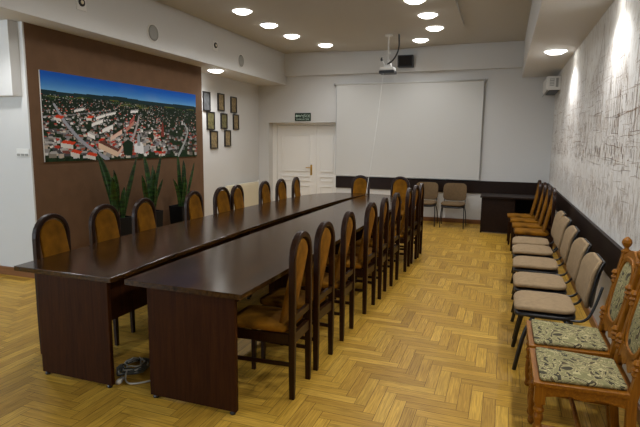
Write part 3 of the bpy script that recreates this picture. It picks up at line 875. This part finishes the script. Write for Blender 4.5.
bx('switch_plate', M['white'], -.095, .095, -.010, -.001, -.045, .045, t, .003)
for x in (-.06, 0, .06): bx('rocker', M['grille'], x-.024, x+.024, -.016, -.010, -.038, -.012, t, .002)

# ------------------------------------------------------------------ air conditioner
t = thing('air_conditioner', 'white wall air conditioner in the far right corner under soffit', 'air conditioner', (0, 0, 0))
bm = nb()
pf = [(.838, 2.53), (.838, 2.765), (.625, 2.765), (.61, 2.75), (.61, 2.57), (.635, 2.53)]
a = [bm.verts.new((x, 9.6, z)) for x, z in pf]; b = [bm.verts.new((x, 10.45, z)) for x, z in pf]
bm.faces.new(a); bm.faces.new(b[::-1])
for i in range(len(pf)): bm.faces.new((a[i], a[(i+1) % len(pf)], b[(i+1) % len(pf)], b[i]))
obj('housing', bm, M['white'], t, .01)
bx('end_grille', M['grille'], .665, .735, 9.594, 9.60, 2.60, 2.72, t, .002)
bx('end_cover', M['grille'], .76, .80, 9.594, 9.60, 2.58, 2.73, t, .002)
bm = nb()
for k in range(4): box(bm, .67, .73, 9.590, 9.594, 2.612+k*.028, 2.625+k*.028)
obj('grille_slats', bm, M['white'], t)
bm = nb(); sweep(bm, [(.625, 9.62, 2.515), (.625, 10.43, 2.515)], [(.0, .035), (.006, .035), (.006, -.035), (0, -.035)], Vector((.5, 0, .8))); obj('louver', bm, M['black'], t)
bx('underside_vent', M['black'], .66, .82, 9.62, 10.43, 2.515, 2.53, t)

# ------------------------------------------------------------------ projector on its ceiling mount, cables, loudspeaker
PX, PY, PZ = -2.01, 9.0, 2.865
t = thing('projector', 'white ceiling projector hanging in front of the screen', 'projector', (PX, PY, PZ), radians(0))
bx('housing', M['white'], -.125, .125, -.11, .11, .0, .06, t, .018)
bx('base_plate', M['black'], -.135, .135, -.115, .115, -.05, .0, t, .006)
bm = nb(); lathe(bm, [(.03, .10), (.03, .13), (.024, .135), (.02, .128)], (.07, 0, .03), 18, 'Y'); obj('lens', bm, M['lens'], t)
bm = nb()
box(bm, -.06, .06, -.05, .05, .06, .10)
tube(bm, [(0, 0, .10), (0, 0, .20)], .02, 12); tube(bm, [(0, 0, .18), (0, 0, ZP-PZ-.01)], .011, 12)
lathe(bm, [(.07, ZP-PZ-.02), (.07, ZP-PZ)], (0, 0, 0), 18)
tube(bm, [(-.06, 0, .10), (-.10, 0, .16), (-.11, 0, .19)], .012); tube(bm, [(.05, 0, .10), (.02, 0, .18)], .012)
obj('ceiling_mount', bm, M['white'], t)
bm = nb(); lathe(bm, [(.02, -.03), (.024, 0), (.016, .03)], (-.115, 0, .205), 10); obj('joint_knob', bm, M['black'], t)
bm = nb(); tube(bm, smooth_path([(.0, -.05, .11), (.09, -.05, .17), (.16, -.04, .28), (.19, -.02, .42), (.18, 0, ZP-PZ)], 6), .014, 8); obj('power_cable', bm, M['black'], t, smooth=True)
a = Vector((PX-.06, PY-.1, PZ-.05)); b = Vector((-2.07, 7.9, .757))
bm = nb(); tube(bm, smooth_path([a.lerp(b, k/8)+Vector((0, .04*sin(pi*k/8), -.03*sin(pi*k/8))) for k in range(9)], 3), .004, 8)
tag(obj('hanging_cable', bm, M['cablewhite'], smooth=True), 'thin white cable hanging from the projector to the table end', 'cable')
t = thing('mounted_loudspeaker', 'small black square loudspeaker on the beam beside the projector', 'speaker', (0, 0, 0))
bx('cabinet', M['black'], -2.12, -1.81, YB-.24, YB-.10, 3.12, 3.355, t, .006)
bx('front_grille', M['lens'], -2.10, -1.83, YB-.246, YB-.24, 3.14, 3.335, t, .002)

# ------------------------------------------------------------------ cable coil between the tables
t = thing('cable_coil', 'tangled grey extension cable coil on floor between the tables', 'cable', (-2.375, 2.73, 0))
def coil(r0, r1, turns, h, ph, jx):
    N = int(turns*18); return [((r0+(r1-r0)*k/N+.012*sin(k*1.7))*cos(ph+2*pi*turns*k/N)*1.0+jx*sin(k*.31), (r0+(r1-r0)*k/N+.01*cos(k*2.1))*sin(ph+2*pi*turns*k/N)*1.2, .008+h*k/N+.004*sin(k)) for k in range(N+1)]
bm = nb(); tube(bm, coil(.115, .07, 5, .035, .4, .01), .0055, 6); obj('cord', bm, M['cablegrey'], t, smooth=True)
bm = nb(); tube(bm, coil(.115, .05, 3, .05, 1.4, .02), .0055, 6)
tube(bm, smooth_path([(.02, -.10, .03), (.07, -.17, .01), (.14, -.20, .008), (.22, -.14, .008), (.30, -.02, .008), (.4, .1, .008)], 6), .006, 6)
obj('cord', bm, M['cablewhite'], t, smooth=True)
bm = nb(); sweep(bm, [(.045, -.17, .018), (.06, -.22, .018), (.066, -.24, .018)], circ(.018, 10, .8), Vector((0, 0, 1)), scales=[.7, 1.15, .9]); q = obj('plug', bm, M['white'], t, smooth=True)

# ------------------------------------------------------------------ mural on the right wall
def mural():
    t = thing('wall_mural', 'brown line drawing of an old town covering the right wall', 'mural', (0, 0, 0))
    bx('plaster_sheet', M['plaster'], XR-.004, XR-.0005, 1.5, YB-.08, .877, ZS-.002, t)
    R = random.Random(5)
    bms = [nb(), nb()]
    def st(y0, z0, y1, z1, w, dark=False):
        bm = bms[1 if dark else 0]
        d = Vector((0, y1-y0, z1-z0)); L = d.length
        if L < 1e-4: return
        w *= .5+.75*abs(d.z)/L
        s = Vector((0, -d.z, d.y)).normalized()*w*.30
        X = XR-.0055
        n = max(1, int(L/.12)); prev = None
        for k in range(n+1):
            c = Vector((X, y0, z0))+d*k/n
            c.y += R.uniform(-.006, .006); c.z += R.uniform(-.006, .006)
            if c.z < .9 or c.z > ZS-.02 or c.y > YB-.1: prev = None; continue
            ww = R.uniform(.5, 1.2)
            cur = (bm.verts.new(c-s*ww), bm.verts.new(c+s*ww))
            if prev: bm.faces.new((prev[0], prev[1], cur[1], cur[0]))
            prev = cur
    # houses and towers in rows
    for row, (zb, n, hmax) in enumerate(((2.0, 8, .5), (1.8, 15, .75), (1.62, 22, .55), (1.5, 26, .28))):
        for k in range(n):
            y = 3.0+7.4*(k+R.uniform(-.3, .3))/n; w = R.uniform(.22, .6); h = R.uniform(.35, 1)*hmax; z = zb+R.uniform(-.06, .06)
            lw = R.uniform(.005, .010); dk = R.random() < .2
            st(y, z, y, z+h, lw, dk); st(y+w, z, y+w, z+h, lw, dk); st(y, z+h, y+w, z+h, lw)
            if R.random() < .6:
                p = R.uniform(.12, .3); st(y, z+h, y+w/2, z+h+p, lw, dk); st(y+w, z+h, y+w/2, z+h+p, lw)
                for q in range(3): u = (q+1)/4; st(y+w*u, z+h, y+w/2, z+h+p*.9, .004)
            for q in range(int(h/.13)):
                for u in range(max(1, int(w/.11))):
                    yy, zz = y+.04+u*.1, z+.05+q*.13
                    if R.random() < .5: st(yy, zz, yy, zz+.06, R.choice((.006, .012, .02)), R.random() < .5)
                    if R.random() < .4: st(yy, zz+.065, yy+.05, zz+.065, .007)
            if R.random() < .5: st(y-.05, z+h*.6, y+w+.08, z+h*.6+R.uniform(-.03, .03), R.choice((.008, .012, .018)), R.random() < .3)
            for q in range(2): a = R.uniform(0, w); st(y+a, z+R.uniform(0, h*.4), y+a+R.uniform(-.02, .02), z+h*R.uniform(.5, 1), .004)
    for y, z, w, h in ((4.6, 1.7, .22, .75), (5.5, 1.75, .26, .7), (6.6, 1.6, .3, .95), (7.5, 1.7, .2, .8), (3.9, 1.7, .25, .8), (8.6, 1.65, .24, .75)):
        for u in (0, .35, .65, 1): st(y+w*u, z, y+w*u+R.uniform(-.01, .01), z+h, .011, True)
        st(y, z+h, y+w*.5, z+h+.3, .012, True); st(y+w, z+h, y+w*.5, z+h+.3, .012, True)
        for q in range(5): st(y-.02, z+h*q/5, y+w+.02, z+h*q/5, .012, q % 2 == 0)
    # riverside line, hatching, reeds
    for k in range(90):
        y = R.uniform(2.8, 10.3); z = R.gauss(1.47, .035); st(y, z, y+R.uniform(.1, .5), z+R.uniform(-.012, .012), R.choice((.005, .006, .008)), R.random() < .2)
    for k in range(260):
        y = R.uniform(2.8, 10.4); z = R.gauss(1.50, .05); st(y, z, y+R.uniform(-.02, .02), z+R.uniform(.03, .09), R.choice((.008, .012, .02)), R.random() < .6)
    for k in range(60):
        y = R.uniform(2.8, 10.2); z = R.gauss(1.25, .05); st(y, z, y+R.uniform(.08, .3), z+R.uniform(-.02, .02), .006)
    for k in range(1100):
        y = R.uniform(2.6, 10.45); z = R.uniform(.88, 1.25); h = R.uniform(.05, .25)*(1.3-z+.5)
        st(y, z, y+R.uniform(-.03, .03), z+h, R.choice((.003, .004, .006)), R.random() < .25)
    for k in range(700):
        y = R.uniform(2.8, 10.4); z = R.uniform(1.3, 2.55); a = R.uniform(0, pi); L = R.uniform(.015, .06)
        st(y, z, y+L*cos(a), z+L*sin(a), R.choice((.004, .006, .012)), R.random() < .35)
    obj('light_brown_lines', bms[0], M['ink'], t); obj('dark_brown_lines', bms[1], M['inkdark'], t)
mural()

# ------------------------------------------------------------------ ceiling lights
def ceiling_light(label, group, loc, power, spot=160, kind='dome'):
    t = thing('ceiling_light', label, 'ceiling light', loc, 0, group)
    bm = nb(); lathe(bm, [(.148, 0), (.148, -.006), (.140, -.008), (.136, -.004)], (0, 0, 0), 28); obj('rim', bm, M['white'], t)
    bm = nb(); lathe(bm, [(.146, -.004), (.136, -.012), (.112, -.024), (.095, -.028), (.09, -.038), (.05, -.042), (.004, -.043)], (0, 0, 0), 24)
    obj('diffuser', bm, M['glow'], t, smooth=True)
    ld = bpy.data.lights.new('lamp', 'SPOT'); ld.energy = power; ld.color = (1, 1, 1); ld.spot_size = radians(spot); ld.spot_blend = .7; ld.shadow_soft_size = .07
    lo = bpy.data.objects.new('lamp', ld); COL.objects.link(lo); lo.parent = t; lo.location = (0, 0, -.15)
    return t
PW = 25.5
L_l = [(-3.68, 6.77), (-3.69, 7.68), (-3.67, 8.57), (-3.37, 9.53)]
L_r = [(-1.22, 6.96), (-1.17, 7.80), (-1.18, 8.68), (-1.55, 9.58)]
for i, (x, y) in enumerate(L_l):
    ceiling_light('lit round ceiling light, %s of the left ceiling row' % ['nearest visible', 'second', 'third', 'farthest'][i], 'left ceiling lights', (x, y, ZP), PW)
for i, (x, y) in enumerate(L_r):
    ceiling_light('lit round ceiling light, %s of the right ceiling row' % ['nearest visible', 'second', 'third', 'farthest'][i], 'right ceiling lights', (x, y, ZP), PW)
for i in range(3):  # both rows continued out of view, lamps added to light the near half
    y = 5.85-.92*i
    ceiling_light('added unseen ceiling light continuing the left row, above the near half of the room', 'left ceiling lights added out of view', (-3.69, y, ZP), PW*.7)
    ceiling_light('added unseen ceiling light continuing the right row, above the near half of the room', 'right ceiling lights added out of view', (-1.2, y, ZP), PW*.6)
for y in (3.3, 1.8, .3):  # extra unseen soffit lamps, added to brighten the aisle from the right
    ceiling_light('added unseen light of the right soffit for the aisle, in the near half of the room', 'right soffit lights added out of view', (.60, y, ZS), 52, 150)
ceiling_light('lit round light under the left soffit above the framed pictures', 'soffit lights', (-4.95, 8.1, ZS), 46, 150)
ceiling_light('lit round light under the right soffit above the mustard chairs', 'soffit lights', (.58, 7.75, ZS), 42, 150)
ceiling_light('lit round light under the right soffit above the tan chairs', 'soffit lights', (.62, 4.82, ZS), 42, 150)
ceiling_light('added unseen light under the left soffit, brightening the white end wall', 'soffit lights', (-4.92, 3.55, ZS), 26, 150)  # added out of view to brighten the end wall

# ------------------------------------------------------------------ world, camera, view
w = bpy.data.worlds.new('World'); S.world = w; w.use_nodes = True
w.node_tree.nodes['Background'].inputs['Color'].default_value = (.02, .02, .022, 1)
cam = bpy.data.cameras.new('Camera'); co = bpy.data.objects.new('Camera', cam); COL.objects.link(co)
cam.sensor_width = 36; cam.lens = 502.94*36/640; cam.clip_start = .05
Rv = Vector((.93977375, .34164164, .01031017)); Uv = Vector((-.05728854, .12770571, .99015619)); Fv = Vector((-.33696191, .93111344, -.13958662))
mw = Matrix((Rv, Uv, -Fv)).transposed().to_4x4(); mw.translation = (0, 0, 1.6018)
co.matrix_world = mw
S.camera = co
S.view_settings.view_transform = 'Standard'; S.view_settings.look = 'None'
S.view_settings.gamma = 1; S.view_settings.exposure = 0
S.view_settings.use_curve_mapping = False
